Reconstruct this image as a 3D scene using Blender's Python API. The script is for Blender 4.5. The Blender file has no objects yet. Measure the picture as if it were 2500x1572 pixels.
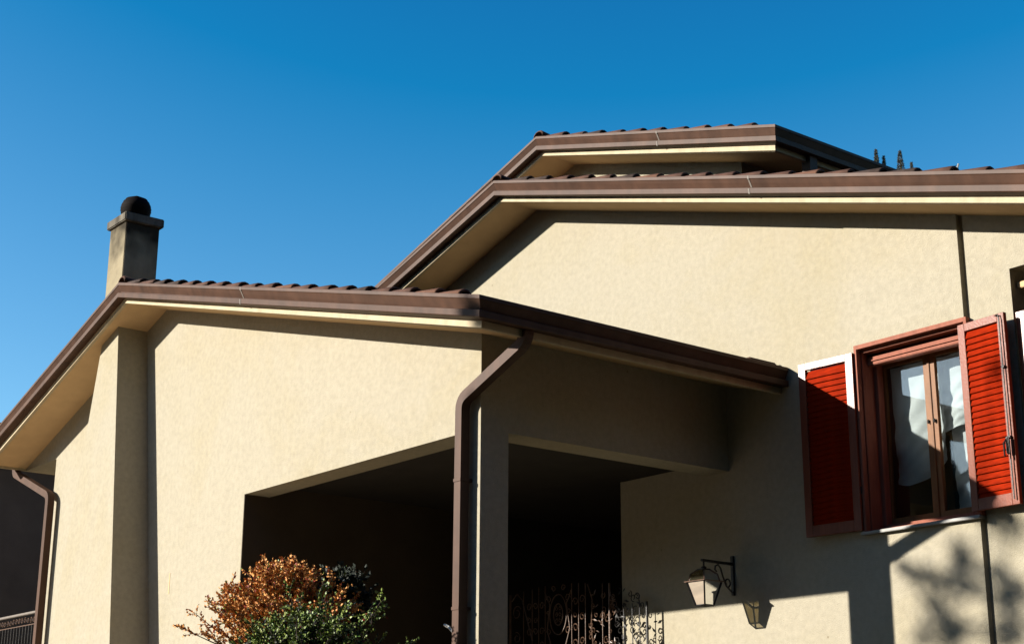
import bpy, bmesh, math, random
from math import radians, sin, cos, pi, sqrt
from mathutils import Vector, Matrix
random.seed(7)
SC = bpy.context.scene
COL = SC.collection

# ------------------------------------------------------------------ camera
CAM_POS = Vector((0.0, 0.0, 1.6))
yaw, pitch, roll = radians(51.92894), radians(16.48639), radians(0.28552)
fw = Vector((-sin(yaw) * cos(pitch), cos(yaw) * cos(pitch), sin(pitch)))
rt = Vector((cos(yaw), sin(yaw), 0)); up = rt.cross(fw)
r2 = rt * cos(roll) + up * sin(roll); u2 = up * cos(roll) - rt * sin(roll)
cam = bpy.data.cameras.new('camera')
cam.sensor_width = 36.0; cam.lens = 3770.1 / 2500 * 36.0
cam.clip_start = 0.1; cam.clip_end = 2000
camo = bpy.data.objects.new('camera', cam)
M = Matrix((r2, u2, -fw)).transposed().to_4x4(); M.translation = CAM_POS
camo.matrix_world = M
COL.objects.link(camo); SC.camera = camo

# ------------------------------------------------------------------ light
SUN = Vector((0.6225, 1.0, -0.4252)).normalized()        # direction the light travels
SUN_EL = math.asin(-SUN.z)
SUN_AZ = math.atan2(-SUN.x, -SUN.y)                      # clockwise from +Y
w = bpy.data.worlds.new('World'); SC.world = w; w.use_nodes = True
nt = w.node_tree; nt.nodes.clear()
sky = nt.nodes.new('ShaderNodeTexSky'); sky.sky_type = 'NISHITA'; sky.sun_disc = False
sky.sun_elevation = SUN_EL; sky.sun_rotation = SUN_AZ
sky.air_density = 1.0; sky.dust_density = 0.3; sky.ozone_density = 3.0; sky.altitude = 600
bg = nt.nodes.new('ShaderNodeBackground'); bg.inputs['Strength'].default_value = 0.056
ow = nt.nodes.new('ShaderNodeOutputWorld')
def vm(op, a, v):
    n = nt.nodes.new('ShaderNodeVectorMath'); n.operation = op; nt.links.new(a, n.inputs[0]); n.inputs[1].default_value = v; return n.outputs[0]
film = vm('MAXIMUM', vm('MULTIPLY', vm('SUBTRACT', sky.outputs[0], (0.80, 0.73, 0.74)), (1.85, 1.84, 1.68)), (0.05, 0.05, 0.05))   # contrasty slide film
nt.links.new(film, bg.inputs[0]); nt.links.new(bg.outputs[0], ow.inputs[0])
sl = bpy.data.lights.new('sun', 'SUN'); sl.energy = 5.0; sl.angle = radians(0.53); sl.color = (1.0, 0.93, 0.82)
so = bpy.data.objects.new('sun', sl); so.rotation_mode = 'QUATERNION'
so.rotation_quaternion = (-SUN).to_track_quat('Z', 'Y'); COL.objects.link(so)
so.location = (-10, -10, 20)
SC.view_settings.view_transform = 'Standard'; SC.view_settings.look = 'None'
SC.view_settings.gamma = 1.0; SC.view_settings.use_curve_mapping = False
SC.view_settings.exposure = 1.43

# ------------------------------------------------------------------ materials
K = 0.37      # lowers every base colour to deepen shade; exposure makes up for it
def mat(name, base, rough=0.8, var=0.12, scale=3.0, bump=0.0, bscale=60.0, metallic=0.0, col2=None, spec=0.5, detail=6.0, streak=0.0, stretch=None, stain=None):
    m = bpy.data.materials.new(name); m.use_nodes = True
    base = tuple(c * K for c in base); col2 = tuple(c * K for c in col2) if col2 else None; spec = spec * 0.7
    N = m.node_tree.nodes; L = m.node_tree.links
    b = N['Principled BSDF']
    b.inputs['Roughness'].default_value = rough; b.inputs['Metallic'].default_value = metallic
    b.inputs['Specular IOR Level'].default_value = spec
    tc = N.new('ShaderNodeTexCoord')
    src = tc.outputs['Object']
    if stretch:
        mp = N.new('ShaderNodeMapping'); mp.inputs['Scale'].default_value = stretch
        L.new(src, mp.inputs[0]); src2 = mp.outputs[0]
    else: src2 = src
    n = N.new('ShaderNodeTexNoise'); n.inputs['Scale'].default_value = scale; n.inputs['Detail'].default_value = detail
    n.inputs['Roughness'].default_value = 0.6
    L.new(src2, n.inputs['Vector'])
    mr = N.new('ShaderNodeMapRange'); mr.inputs[1].default_value = 0.3; mr.inputs[2].default_value = 0.7
    L.new(n.outputs[0], mr.inputs[0])
    mx = N.new('ShaderNodeMix'); mx.data_type = 'RGBA'
    c2 = col2 or tuple(min(1, c * (1 + var)) for c in base)
    c1 = base if col2 else tuple(c * (1 - var) for c in base)
    mx.inputs[6].default_value = (*c1, 1); mx.inputs[7].default_value = (*c2, 1)
    L.new(mr.outputs[0], mx.inputs[0])
    out = mx.outputs[2]
    if streak > 0:
        mp = N.new('ShaderNodeMapping'); mp.inputs['Scale'].default_value = (5.0, 5.0, 0.35)
        L.new(src, mp.inputs[0])
        n2 = N.new('ShaderNodeTexNoise'); n2.inputs['Scale'].default_value = 1.6; n2.inputs['Detail'].default_value = 5
        L.new(mp.outputs[0], n2.inputs['Vector'])
        r = N.new('ShaderNodeMapRange'); r.inputs[1].default_value = 0.35; r.inputs[2].default_value = 0.7
        r.inputs[3].default_value = 1.0; r.inputs[4].default_value = 1 - streak
        L.new(n2.outputs[0], r.inputs[0])
        mu = N.new('ShaderNodeMix'); mu.data_type = 'RGBA'; mu.blend_type = 'MULTIPLY'; mu.inputs[0].default_value = 1
        L.new(out, mu.inputs[6]); L.new(r.outputs[0], mu.inputs[7]); out = mu.outputs[2]
    if stain:
        n3 = N.new('ShaderNodeTexNoise'); n3.inputs['Scale'].default_value = 0.55; n3.inputs['Detail'].default_value = 7; n3.inputs['Roughness'].default_value = 0.65; n3.inputs['Distortion'].default_value = 0.6
        L.new(src, n3.inputs['Vector'])
        r3 = N.new('ShaderNodeMapRange'); r3.inputs[1].default_value = 0.42; r3.inputs[2].default_value = 0.72
        L.new(n3.outputs[0], r3.inputs[0])
        m3 = N.new('ShaderNodeMix'); m3.data_type = 'RGBA'; m3.blend_type = 'MULTIPLY'
        m3.inputs[7].default_value = (*stain, 1); L.new(r3.outputs[0], m3.inputs[0]); L.new(out, m3.inputs[6]); out = m3.outputs[2]
        v = N.new('ShaderNodeTexVoronoi'); v.inputs['Scale'].default_value = 1.7; L.new(src, v.inputs['Vector'])      # small chips and spots
        r4 = N.new('ShaderNodeMapRange'); r4.inputs[1].default_value = 0.012; r4.inputs[2].default_value = 0.028; r4.inputs[3].default_value = 0.55; r4.inputs[4].default_value = 0.0
        L.new(v.outputs['Distance'], r4.inputs[0])
        m4 = N.new('ShaderNodeMix'); m4.data_type = 'RGBA'; m4.blend_type = 'MULTIPLY'; m4.inputs[7].default_value = (.45, .38, .28, 1)
        L.new(r4.outputs[0], m4.inputs[0]); L.new(out, m4.inputs[6]); out = m4.outputs[2]
    L.new(out, b.inputs['Base Color'])
    if bump > 0:
        nb = N.new('ShaderNodeTexNoise'); nb.inputs['Scale'].default_value = bscale; nb.inputs['Detail'].default_value = 4
        L.new(src, nb.inputs['Vector'])
        bp = N.new('ShaderNodeBump'); bp.inputs['Strength'].default_value = bump; bp.inputs['Distance'].default_value = 0.01
        L.new(nb.outputs[0], bp.inputs['Height']); L.new(bp.outputs[0], b.inputs['Normal'])
    return m

PLASTER = mat('plaster', (0.735, 0.670, 0.52), 0.95, 0.09, 16, 0.7, 110, spec=0.1, streak=0.03, detail=12, stain=(0.95, 0.92, 0.82))
FASC = mat('cream_fascia', (0.98, 0.82, 0.56), 0.8, 0.10, 6, 0.3, 50, spec=0.15, streak=0.15)
TRIM = mat('bounce_tinted_trim', (1.15, 0.80, 0.44), 0.8, 0.07, 4, 0.15, 50, spec=0.2)  # cream browned and warmed: shade and bounce on the soffit put into the colour
METAL = mat('brown_painted_metal', (0.155, 0.074, 0.044), 0.55, 0.22, 2.5, 0.08, 14, spec=0.24, streak=0.30)
SEAM = mat('pale_sealant', (0.30, 0.25, 0.21), 0.7, 0.2, 20)
TILE = mat('dark_clay_tile', (0.15, 0.078, 0.055), 0.85, 0.45, 5, 0.4, 40, spec=0.2)
CONC = mat('stained_concrete', (0.30, 0.27, 0.22), 0.95, 0.3, 5, 0.4, 50, spec=0.1, streak=0.5)
COWL = mat('sooty_metal', (0.010, 0.006, 0.005), 0.8, 0.4, 8, spec=0.1)
RED = mat('red_varnished_louvre', (0.46, 0.026, 0.002), 0.6, 0.40, 6, 0.1, 40, spec=0.02, stretch=(1, 1, 6))
WOOD = mat('orange_brown_varnished_wood', (0.36, 0.15, 0.05), 0.45, 0.25, 5, 0.1, 50, spec=0.15, stretch=(4, 4, 0.6))
SOOT = mat('sooted_plaster', (0.60, 0.51, 0.34), 0.95, 0.15, 4, 0.5, 60, spec=0.1, streak=0.15)
CASING = mat('matt_reddish_wood', (0.52, 0.17, 0.10), 0.6, 0.2, 5, 0.1, 50, spec=0.15, stretch=(4, 4, 0.6))
FRAME = mat('reddish_varnished_wood', (0.38, 0.095, 0.045), 0.30, 0.2, 5, 0.1, 50, spec=0.32, stretch=(4, 4, 0.6))
STONE = mat('sill_marble', (0.42, 0.41, 0.38), 0.45, 0.2, 12)
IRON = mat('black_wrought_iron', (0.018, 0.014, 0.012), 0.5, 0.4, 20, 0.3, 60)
BROWN_IRON = mat('brown_wrought_iron', (0.22, 0.125, 0.08), 0.4, 0.4, 20, 0.3, 60)  # brown base stands in for bounced light on the gate's iron
CLOTH = mat('white_curtain_cloth', (0.92, 0.95, 0.96), 0.9, 0.08, 6, 0.1, 200, spec=0.1)
DARK = mat('interior_shade_dark', (0.05, 0.042, 0.035), 0.95, 0.2, 3)  # near-black base stands in for deep shade in porch, recesses and room
ROOMW = mat('shade_darkened_plaster', (0.15, 0.115, 0.085), 0.95, 0.1, 2, 0.3, 60, spec=0.1)  # wall plaster darkened: the porch shade is put into the colour
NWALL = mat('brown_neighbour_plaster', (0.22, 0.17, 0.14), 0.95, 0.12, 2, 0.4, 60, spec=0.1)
GROUND = mat('asphalt_ground', (0.055, 0.05, 0.045), 0.95, 0.3, 0.6, 0.4, 20)
PAVING = mat('bounce_beige_paving', (1.35, 1.05, 0.70), 0.95, 0.2, 2, 0.4, 20, spec=0.1)  # pale base raised to throw warm light up at the soffits
LAWN = mat('dry_lawn', (0.05, 0.055, 0.022), 1.0, 0.4, 2, 0.5, 30)
BARK = mat('bark', (0.09, 0.06, 0.045), 0.95, 0.4, 9, 0.6, 30)
LEAFG = mat('green_leaf', (0.11, 0.30, 0.05), 0.5, 0.5, 14, col2=(0.62, 0.72, 0.14), spec=0.5)
LEAFO = mat('orange_leaf', (1.15, 0.38, 0.06), 0.6, 0.4, 9, col2=(1.6, 0.88, 0.28), spec=0.4)
LEAFR = mat('red_leaf', (0.48, 0.045, 0.02), 0.55, 0.4, 9, spec=0.4)
LEAFD = mat('dark_conifer_leaf', (0.020, 0.035, 0.018), 0.7, 0.5, 5)
LEAFC = mat('grey_green_needles', (0.13, 0.13, 0.085), 0.8, 0.5, 5)
WHITEM = mat('pale_aluminium', (0.75, 0.75, 0.72), 0.4, 0.1, 5, metallic=0.2)

def glass_mat(name, tint, gloss_rough=0.02, trans=0.9, diffuse=None):
    m = bpy.data.materials.new(name); m.use_nodes = True
    N = m.node_tree.nodes; L = m.node_tree.links; N.clear()
    o = N.new('ShaderNodeOutputMaterial'); t = N.new('ShaderNodeBsdfTransparent'); t.inputs[0].default_value = (*tint, 1)
    g = N.new('ShaderNodeBsdfGlossy'); g.inputs['Roughness'].default_value = gloss_rough
    f = N.new('ShaderNodeFresnel'); f.inputs[0].default_value = 1.5
    mx = N.new('ShaderNodeMixShader'); L.new(f.outputs[0], mx.inputs[0]); L.new(g.outputs[0], mx.inputs[2])
    if diffuse:
        d = N.new('ShaderNodeBsdfDiffuse'); d.inputs[0].default_value = (*diffuse, 1)
        nz = N.new('ShaderNodeTexNoise'); nz.inputs['Scale'].default_value = 22
        mr = N.new('ShaderNodeMapRange'); mr.inputs[3].default_value = 0.15; mr.inputs[4].default_value = 0.5
        L.new(nz.outputs[0], mr.inputs[0])
        m2 = N.new('ShaderNodeMixShader'); L.new(mr.outputs[0], m2.inputs[0]); L.new(t.outputs[0], m2.inputs[1]); L.new(d.outputs[0], m2.inputs[2])
        L.new(m2.outputs[0], mx.inputs[1])
    else: L.new(t.outputs[0], mx.inputs[1])
    L.new(mx.outputs[0], o.inputs[0]); return m
GLASS = glass_mat('window_glass', (0.92, 0.95, 0.95))
LGLASS = glass_mat('frosted_lantern_glass', (0.62, 0.56, 0.40), 0.02, diffuse=(0.05, 0.045, 0.028))

# ------------------------------------------------------------------ mesh helpers
def new_obj(name, bm, m, parent=None, smooth=False, **props):
    me = bpy.data.meshes.new(name); bmesh.ops.recalc_face_normals(bm, faces=bm.faces)
    bm.to_mesh(me); bm.free()
    for x in (m if isinstance(m, (list, tuple)) else [m]): me.materials.append(x)
    if smooth:
        for p in me.polygons: p.use_smooth = True
    o = bpy.data.objects.new(name, me); COL.objects.link(o)
    if parent: o.parent = parent
    for k, v in props.items(): o[k] = v
    return o
def link_mesh(name, me, parent=None, mw=None):
    o = bpy.data.objects.new(name, me); COL.objects.link(o)
    if parent: o.parent = parent
    if mw is not None: o.matrix_basis = mw
    return o
def empty(name, loc=(0, 0, 0), label=None, cat=None, group=None, kind=None):
    o = bpy.data.objects.new(name, None); o.location = loc; COL.objects.link(o); o.empty_display_size = 0.2
    if label: o['label'] = label
    if cat: o['category'] = cat
    if group: o['group'] = group
    if kind: o['kind'] = kind
    return o
def poly(bm, pts, mi=0):
    f = bm.faces.new([bm.verts.new(p) for p in pts]); f.material_index = mi; return f
def box(bm, x0, x1, y0, y1, z0, z1, bevel=0.0, mi=0):
    vs = [bm.verts.new((x, y, z)) for x in (x0, x1) for y in (y0, y1) for z in (z0, z1)]
    q = [(0, 1, 3, 2), (4, 6, 7, 5), (0, 4, 5, 1), (2, 3, 7, 6), (0, 2, 6, 4), (1, 5, 7, 3)]
    fs = [bm.faces.new([vs[i] for i in f]) for f in q]
    for f in fs: f.material_index = mi
    if bevel:
        es = list({e for f in fs for e in f.edges})
        bmesh.ops.bevel(bm, geom=es, offset=bevel, segments=2, affect='EDGES')
def prism(bm, pts, y0, y1):
    """pts in XZ, extruded from y0 to y1"""
    a = [bm.verts.new((x, y0, z)) for x, z in pts]; b = [bm.verts.new((x, y1, z)) for x, z in pts]
    bm.faces.new(a); bm.faces.new(b[::-1]); n = len(pts)
    for i in range(n): bm.faces.new((a[i], b[i], b[(i + 1) % n], a[(i + 1) % n]))
def tube(bm, pts, rad, seg=6, closed=False, square=False, mi=0, caps=True, radz=None, refup=None):
    pts = [Vector(p) for p in pts]; n = len(pts); rings = []
    rr = rad if isinstance(rad, (list, tuple)) else [rad] * n
    prev = None
    for i in range(n):
        if closed: d = (pts[(i + 1) % n] - pts[i - 1])
        else: d = pts[min(i + 1, n - 1)] - pts[max(i - 1, 0)]
        d.normalize()
        if prev is None:
            ref = Vector(refup) if refup else (Vector((0, 0, 1)) if abs(d.z) < 0.9 else Vector((1, 0, 0)))
            a = d.cross(ref).normalized()
        else: a = (prev - d * prev.dot(d)).normalized()
        prev = a; b = d.cross(a)
        if square:
            k = 1.0
            if 0 < i < n - 1:
                k = 1.0
            ring = [pts[i] + a * sx * rr[i] + b * sy * rr[i] for sx, sy in ((-1, -1), (1, -1), (1, 1), (-1, 1))]
        else: ring = [pts[i] + (a * cos(2 * pi * j / seg) + b * sin(2 * pi * j / seg)) * rr[i] for j in range(seg)]
        rings.append([bm.verts.new(p) for p in ring])
    s = len(rings[0])
    for i in range(n if closed else n - 1):
        A, B = rings[i], rings[(i + 1) % n]
        for j in range(s):
            f = bm.faces.new((A[j], A[(j + 1) % s], B[(j + 1) % s], B[j])); f.material_index = mi
    if caps and not closed:
        bm.faces.new(rings[0][::-1]).material_index = mi; bm.faces.new(rings[-1]).material_index = mi
def lathe(bm, prof, c, seg=20, mi=0):
    rings = [[bm.verts.new((c[0] + r * cos(2 * pi * j / seg), c[1] + r * sin(2 * pi * j / seg), c[2] + z)) for j in range(seg)] for r, z in prof]
    for i in range(len(rings) - 1):
        for j in range(seg):
            bm.faces.new((rings[i][j], rings[i][(j + 1) % seg], rings[i + 1][(j + 1) % seg], rings[i + 1][j])).material_index = mi
    bm.faces.new(rings[0][::-1]); bm.faces.new(rings[-1])
def B(): return bmesh.new()

# ------------------------------------------------------------------ ground (setting)
bm = B(); poly(bm, [(-600, -600, 0), (600, -600, 0), (600, 600, 0), (-600, 600, 0)])
new_obj('ground', bm, GROUND, kind='structure')
bm = B(); box(bm, -40, 6, 4.0, 34, 0.004, 1.2)
new_obj('garden_terrace', bm, LAWN, kind='structure')
bm = B(); box(bm, -36, -12.4, -3.0, 8.9, 0.004, 1.206)
new_obj('bounce_paving', bm, PAVING, kind='structure')  # unseen paving, added and sized to bounce sunlight up to the eaves

# ------------------------------------------------------------------ the house
house = empty('house', (-15, 12, 1.2), 'cream plastered house with three stepped brown eaved gables, an open porch and red shutters', 'house')
HOFF = Matrix.Translation((15, -12, -1.2))
def part(name, bm, m, parent=None, smooth=False, **props):
    """mesh given in world coordinates, parented under the house (or under one of its parts)"""
    o = new_obj(name, bm, m, None, smooth, **props)
    o.parent = parent or house
    o.matrix_parent_inverse = Matrix.Translation((15, -12, -1.2))
    return o
def sub(name, bm, m, parent, smooth=False, **props):
    o = new_obj(name, bm, m, None, smooth, **props); o.parent = parent
    return o
def sub_link(name, me, parent, mw):
    o = bpy.data.objects.new(name, me); COL.objects.link(o); o.parent = parent; o.matrix_basis = mw
    return o

# tile mesh: half barrel, local +x runs DOWN slope, origin at upper end
def tile_mesh(L=0.43, r=0.085, jitter=0.0):
    bm = B(); n = 6; rows = []
    for (x, rad, lift) in ((0, r * 0.86, 0.0), (L * 0.5, r * 0.95, 0.018), (L - 0.015, r, 0.038), (L, r * 0.93, 0.034)):
        out = [bm.verts.new((x, rad * cos(pi * j / n), rad * 0.78 * sin(pi * j / n) + lift)) for j in range(n + 1)]
        inn = [bm.verts.new((x, (rad - .016) * cos(pi * j / n), (rad - .016) * 0.78 * sin(pi * j / n) + lift - 0.004)) for j in range(n + 1)]
        rows.append((out, inn))
    for i in range(3):
        for j in range(n):
            bm.faces.new((rows[i][0][j], rows[i][0][j + 1], rows[i + 1][0][j + 1], rows[i + 1][0][j]))
            bm.faces.new((rows[i][1][j], rows[i + 1][1][j], rows[i + 1][1][j + 1], rows[i][1][j + 1]))
        for k in (0, n):
            bm.faces.new((rows[i][0][k], rows[i + 1][0][k], rows[i + 1][1][k], rows[i][1][k]))
    for e in (0, 3):
        for j in range(n): bm.faces.new((rows[e][0][j], rows[e][1][j], rows[e][1][j + 1], rows[e][0][j + 1]))
    bmesh.ops.recalc_face_normals(bm, faces=bm.faces)
    me = bpy.data.meshes.new('roof_tile'); bm.to_mesh(me); bm.free(); me.materials.append(TILE)
    for p in me.polygons: p.use_smooth = True
    return me
TILE2 = mat('paler_clay_tile', (0.25, 0.125, 0.08), 0.85, 0.4, 7, 0.4, 40, spec=0.2)
TILE3 = mat('blackened_clay_tile', (0.085, 0.058, 0.048), 0.9, 0.5, 6, 0.4, 40, spec=0.2)
TILE_ME = [tile_mesh(0.43, 0.085), tile_mesh(0.425, 0.081), tile_mesh(0.435, 0.088), tile_mesh(0.43, 0.084), tile_mesh(0.42, 0.086)]
TILE_ME[3].materials[0] = TILE2; TILE_ME[4].materials[0] = TILE3
RIDGE_ME = tile_mesh(0.46, 0.115)

METAL_PROF = [(-0.06, -0.01), (0.062, 0.0), (0.070, -0.006), (0.070, -0.040), (0.062, -0.046), (0.018, -0.128),
              (0.020, -0.135), (0.058, -0.141), (0.066, -0.148), (0.062, -0.204), (0.052, -0.210), (-0.06, -0.200)]
FASCIA_PROF = [(-0.045, -0.06), (-0.045, -0.268), (-0.085, -0.268), (-0.085, -0.06)]
def sweep(bm, path, offs, prof):
    rows = []
    for p, o in zip(path, offs):
        rows.append([bm.verts.new((p[0] + o[0] * d, p[1] + o[1] * d, p[2] + h)) for d, h in prof])
    n = len(prof)
    for i in range(len(rows) - 1):
        for j in range(n): bm.faces.new((rows[i][j], rows[i][(j + 1) % n], rows[i + 1][(j + 1) % n], rows[i + 1][j]))
    bm.faces.new(rows[0]); bm.faces.new(rows[-1][::-1])

def gable_roof(XL, ZL, XM, ZM, XR, ZR, YF, YB, seams=(), tile_off=0.16, n_left=None, left_back=None, right_back=None, soff=-0.245):
    """YF: plane of the fascia; the metal edge stands 7 cm proud of it"""
    LB, RB = left_back or YB, right_back or YB
    path = [(XL, LB, ZL), (XL, YF, ZL), (XM, YF, ZM), (XR, YF, ZR), (XR, RB, ZR)]
    offs = [(-1, 0), (-1, -1), (0, -1), (1, -1), (1, 0)]
    bm = B()   # slab with sloping underside
    prism(bm, [(XL + .06, ZL - .03), (XM, ZM - .03), (XR - .06, ZR - .03), (XR - .06, ZR + soff), (XM, ZM + soff), (XL + .06, ZL + soff)], YF + 0.06, YB)
    roof = part('roof', bm, TRIM)
    bm = B(); sweep(bm, path, offs, FASCIA_PROF); sub('fascia', bm, FASC, roof)
    bm = B(); sweep(bm, path, offs, METAL_PROF); g = sub('gutter', bm, METAL, roof)
    for x in seams:
        z = ZM + (ZR - ZM) * (x - XM) / (XR - XM); bm = B()
        k = (ZR - ZM) / (XR - XM)
        pr = [(d + 0.003, h) for d, h in METAL_PROF[1:-1]]
        r0 = [bm.verts.new((x, YF - d, z + h)) for d, h in pr]; r1 = [bm.verts.new((x + .022, YF - d, z + .022 * k + h)) for d, h in pr]
        for j in range(len(pr) - 1): bm.faces.new((r0[j], r0[j + 1], r1[j + 1], r1[j]))
        sub('gutter_seam', bm, SEAM, roof)
    # tiles
    for side, (xa, za, xb, zb) in enumerate(((XM, ZM, XR, ZR), (XM, ZM, XL, ZL))):
        sgn = 1 if xb > xa else -1
        L = sqrt((xb - xa) ** 2 + (zb - za) ** 2); ang = math.atan2(za - zb, abs(xb - xa)); course = 0.3915 / cos(radians(15.3))
        n = int((L - 0.02) / course)
        off = tile_off
        for i in range(n):
            s = off + i * course
            if s + 0.43 > L - 0.22: break
            p = Vector((xa + sgn * cos(ang) * s, YF + 0.045 + random.uniform(-.006, .006), za - sin(ang) * s - 0.026))
            mw = Matrix.Translation(p) @ Matrix.Rotation(0 if sgn > 0 else pi, 4, 'Z') @ Matrix.Rotation(ang + random.uniform(-.012, .012), 4, 'Y') @ Matrix.Rotation(random.uniform(-.03, .03), 4, 'Z') @ Matrix.Rotation(random.uniform(-.12, .12), 4, 'X')
            if side == 1: mw = Matrix.Translation(p) @ Matrix.Rotation(pi, 4, 'Z') @ Matrix.Rotation(ang, 4, 'Y')
            sub_link('roof_tile', random.choice(TILE_ME), roof, mw)
        # the rest of the slope: barrel courses joined
        bm = B(); per = 0.21; ny = int((YB - YF - 0.16) / per); seg = 6
        for i in range(n):
            s0 = off + i * course; s1 = min(s0 + course + 0.02, L - 0.45)
            if s0 > L - 0.55: break
            rows = []
            for s, lift in ((s0, 0.0), (s1, 0.035)):
                row = []
                for j in range(ny * seg + 1):
                    y = YF + 0.14 + j * per / seg; c = abs(cos(pi * j / seg))
                    row.append(bm.verts.new((xa + sgn * cos(ang) * s, y, za - sin(ang) * s - 0.05 + lift + 0.055 * (1 - c) ** 0.6)))
                rows.append(row)
            low = [bm.verts.new((v.co.x, v.co.y, v.co.z - 0.03)) for v in rows[1]]
            for j in range(len(rows[0]) - 1):
                bm.faces.new((rows[0][j], rows[0][j + 1], rows[1][j + 1], rows[1][j]))
                bm.faces.new((rows[1][j], rows[1][j + 1], low[j + 1], low[j]))
        sub('tile_field', bm, TILE, roof, True, kind='stuff')
    for i in range(int((YB - YF) / 0.42)):
        mw = Matrix.Translation((XM, YF - 0.03 + i * 0.42, ZM - 0.03)) @ Matrix.Rotation(pi / 2, 4, 'Z') @ Matrix.Rotation(pi, 4, 'Z') @ Matrix.Translation((-0.46, 0, 0))
        sub_link('ridge_tile', RIDGE_ME, roof, mw)
    return roof

# --- gable B (front, over the porch)
BX0, BXM, BX1 = -23.30, -18.585, -10.656
BZ0, BZM, BZ1 = 6.41, 7.898, 5.772
def sofB(x): return (BZM + (BZ1 - BZM) * (x - BXM) / (BX1 - BXM) if x > BXM else BZM + (BZ0 - BZM) * (x - BXM) / (BX0 - BXM)) - 0.20
gable_roof(BX0, BZ0, BXM, BZM, BX1, BZ1, 7.987, 12.0, seams=(-15.15,), left_back=12.0, right_back=11.99)
YB_ = 8.638
bm = B()
prism(bm, [(-22.02, 1.2), (-16.12, 1.2), (-16.12, 4.803), (-22.02, 4.803)], YB_, YB_ + .336)
prism(bm, [(-22.02, 4.803), (-11.503, 4.803), (-11.503, sofB(-11.503)), (BXM, sofB(BXM)), (-22.02, sofB(-22.02))], YB_, YB_ + .336)
prism(bm, [(-11.85, 1.2), (-11.503, 1.2), (-11.503, 4.803), (-11.85, 4.803)], YB_, YB_ + .336)
# side beam of the porch
box(bm, -11.85, -11.503, YB_ + .336, 12.0, 4.80, 5.82)
# boxed end under the left eave
prism(bm, [(-23.24, 6.145), (-22.02, 6.145), (-22.02, sofB(-22.02)), (-23.24, sofB(-23.24))], YB_, 12.0)
box(bm, -22.02, -21.70, YB_ + .336, 12.0, 1.2, 6.5)
part('wall', bm, PLASTER, label='cream gable wall with the wide porch opening')
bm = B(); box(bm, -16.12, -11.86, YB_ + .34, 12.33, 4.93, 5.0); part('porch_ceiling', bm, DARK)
bm = B(); box(bm, -16.10 - .3, -16.112, YB_ + .004, YB_ + .336, 1.2, 4.799); box(bm, -16.10 - .3, -16.112, YB_ + .336, 12.0, 1.2, 4.96); part('porch_side_wall', bm, ROOMW)  # dark sheet also covers the plaster jamb, standing in for shade
bm = B(); box(bm, -16.11, -15.25, YB_ + 0.06, YB_ + .30, 1.2, 3.15); part('parapet', bm, PLASTER)

bm = B(); box(bm, -17.965, -17.945, 8.634, 8.6385, 3.80, 4.06); part('wall_scratch', bm, TRIM)
# flared chimney breast on the left of the gable
top = dict(xl=-19.72, xr=-19.16, z=7.60, y=8.215); bot = dict(xl=-21.1, xr=-18.08, z=1.2, y=8.05)
bm = B()
zt2 = 7.36
def lerp(a, b, t): return a + (b - a) * t
BT = [(-19.62, 8.215, 7.15), (-19.13, 8.215, 7.40), (-20.99, 8.06, 1.2), (-18.03, 8.06, 1.2)]
a = bm.verts.new((-19.66, 8.215, 7.35)); b = bm.verts.new((-19.165, 8.215, 7.51))
c = bm.verts.new((-18.07, 8.06, 1.2)); d = bm.verts.new((-20.72, 8.06, 1.2))
a2 = bm.verts.new((-19.66, 8.66, 7.35)); b2 = bm.verts.new((-19.165, 8.66, 7.51))
c2 = bm.verts.new((-18.07, 8.66, 1.2)); d2 = bm.verts.new((-20.72, 8.66, 1.2))
for f in ((a, b, c, d), (a2, d2, c2, b2), (a, a2, b2, b), (b, b2, c2, c), (c, c2, d2, d), (d, d2, a2, a)): bm.faces.new(f)
part('chimney_breast', bm, PLASTER)
# chimney stack
N = SOOT.node_tree.nodes; L_ = SOOT.node_tree.links; pb = N['Principled BSDF']
lk = pb.inputs['Base Color'].links[0]; srcs = lk.from_socket
tc = N.new('ShaderNodeTexCoord'); sp = N.new('ShaderNodeSeparateXYZ'); L_.new(tc.outputs['Object'], sp.inputs[0])
nz = N.new('ShaderNodeTexNoise'); nz.inputs['Scale'].default_value = 3.0; L_.new(tc.outputs['Object'], nz.inputs['Vector'])
ma = N.new('ShaderNodeMath'); ma.operation = 'MULTIPLY_ADD'; ma.inputs[1].default_value = 1.1; L_.new(nz.outputs[0], ma.inputs[0]); L_.new(sp.outputs[2], ma.inputs[2])
mr = N.new('ShaderNodeMapRange'); mr.inputs[1].default_value = 8.98; mr.inputs[2].default_value = 9.50; L_.new(ma.outputs[0], mr.inputs[0])
mx = N.new('ShaderNodeMix'); mx.data_type = 'RGBA'; mx.inputs[7].default_value = (0.03, 0.025, 0.018, 1)
L_.new(mr.outputs[0], mx.inputs[0]); L_.new(srcs, mx.inputs[6]); L_.new(mx.outputs[2], pb.inputs['Base Color'])
bm = B(); box(bm, -19.62, -19.10, 8.183, 8.68, 7.6, 8.98, 0.008); ch = part('chimney', bm, SOOT)
bm = B(); box(bm, -19.665, -19.055, 8.14, 8.725, 8.975, 9.10, 0.012); sub('chimney_cap', bm, CONC, ch)
bm = B(); prof = [(0.10, -0.19), (0.14, -0.17)]
for k in range(9):
    t = -0.9 + k * 0.2; r = 0.215 * sqrt(max(0, 1 - t * t * 0.92)); prof += [(r, t * 0.185 - 0.012), (r * 0.96, t * 0.185 + 0.012)]
prof += [(0.02, 0.20)]
lathe(bm, prof, (-19.36, 8.42, 9.27), 24); sub('chimney_cowl', bm, COWL, ch, True)

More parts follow.
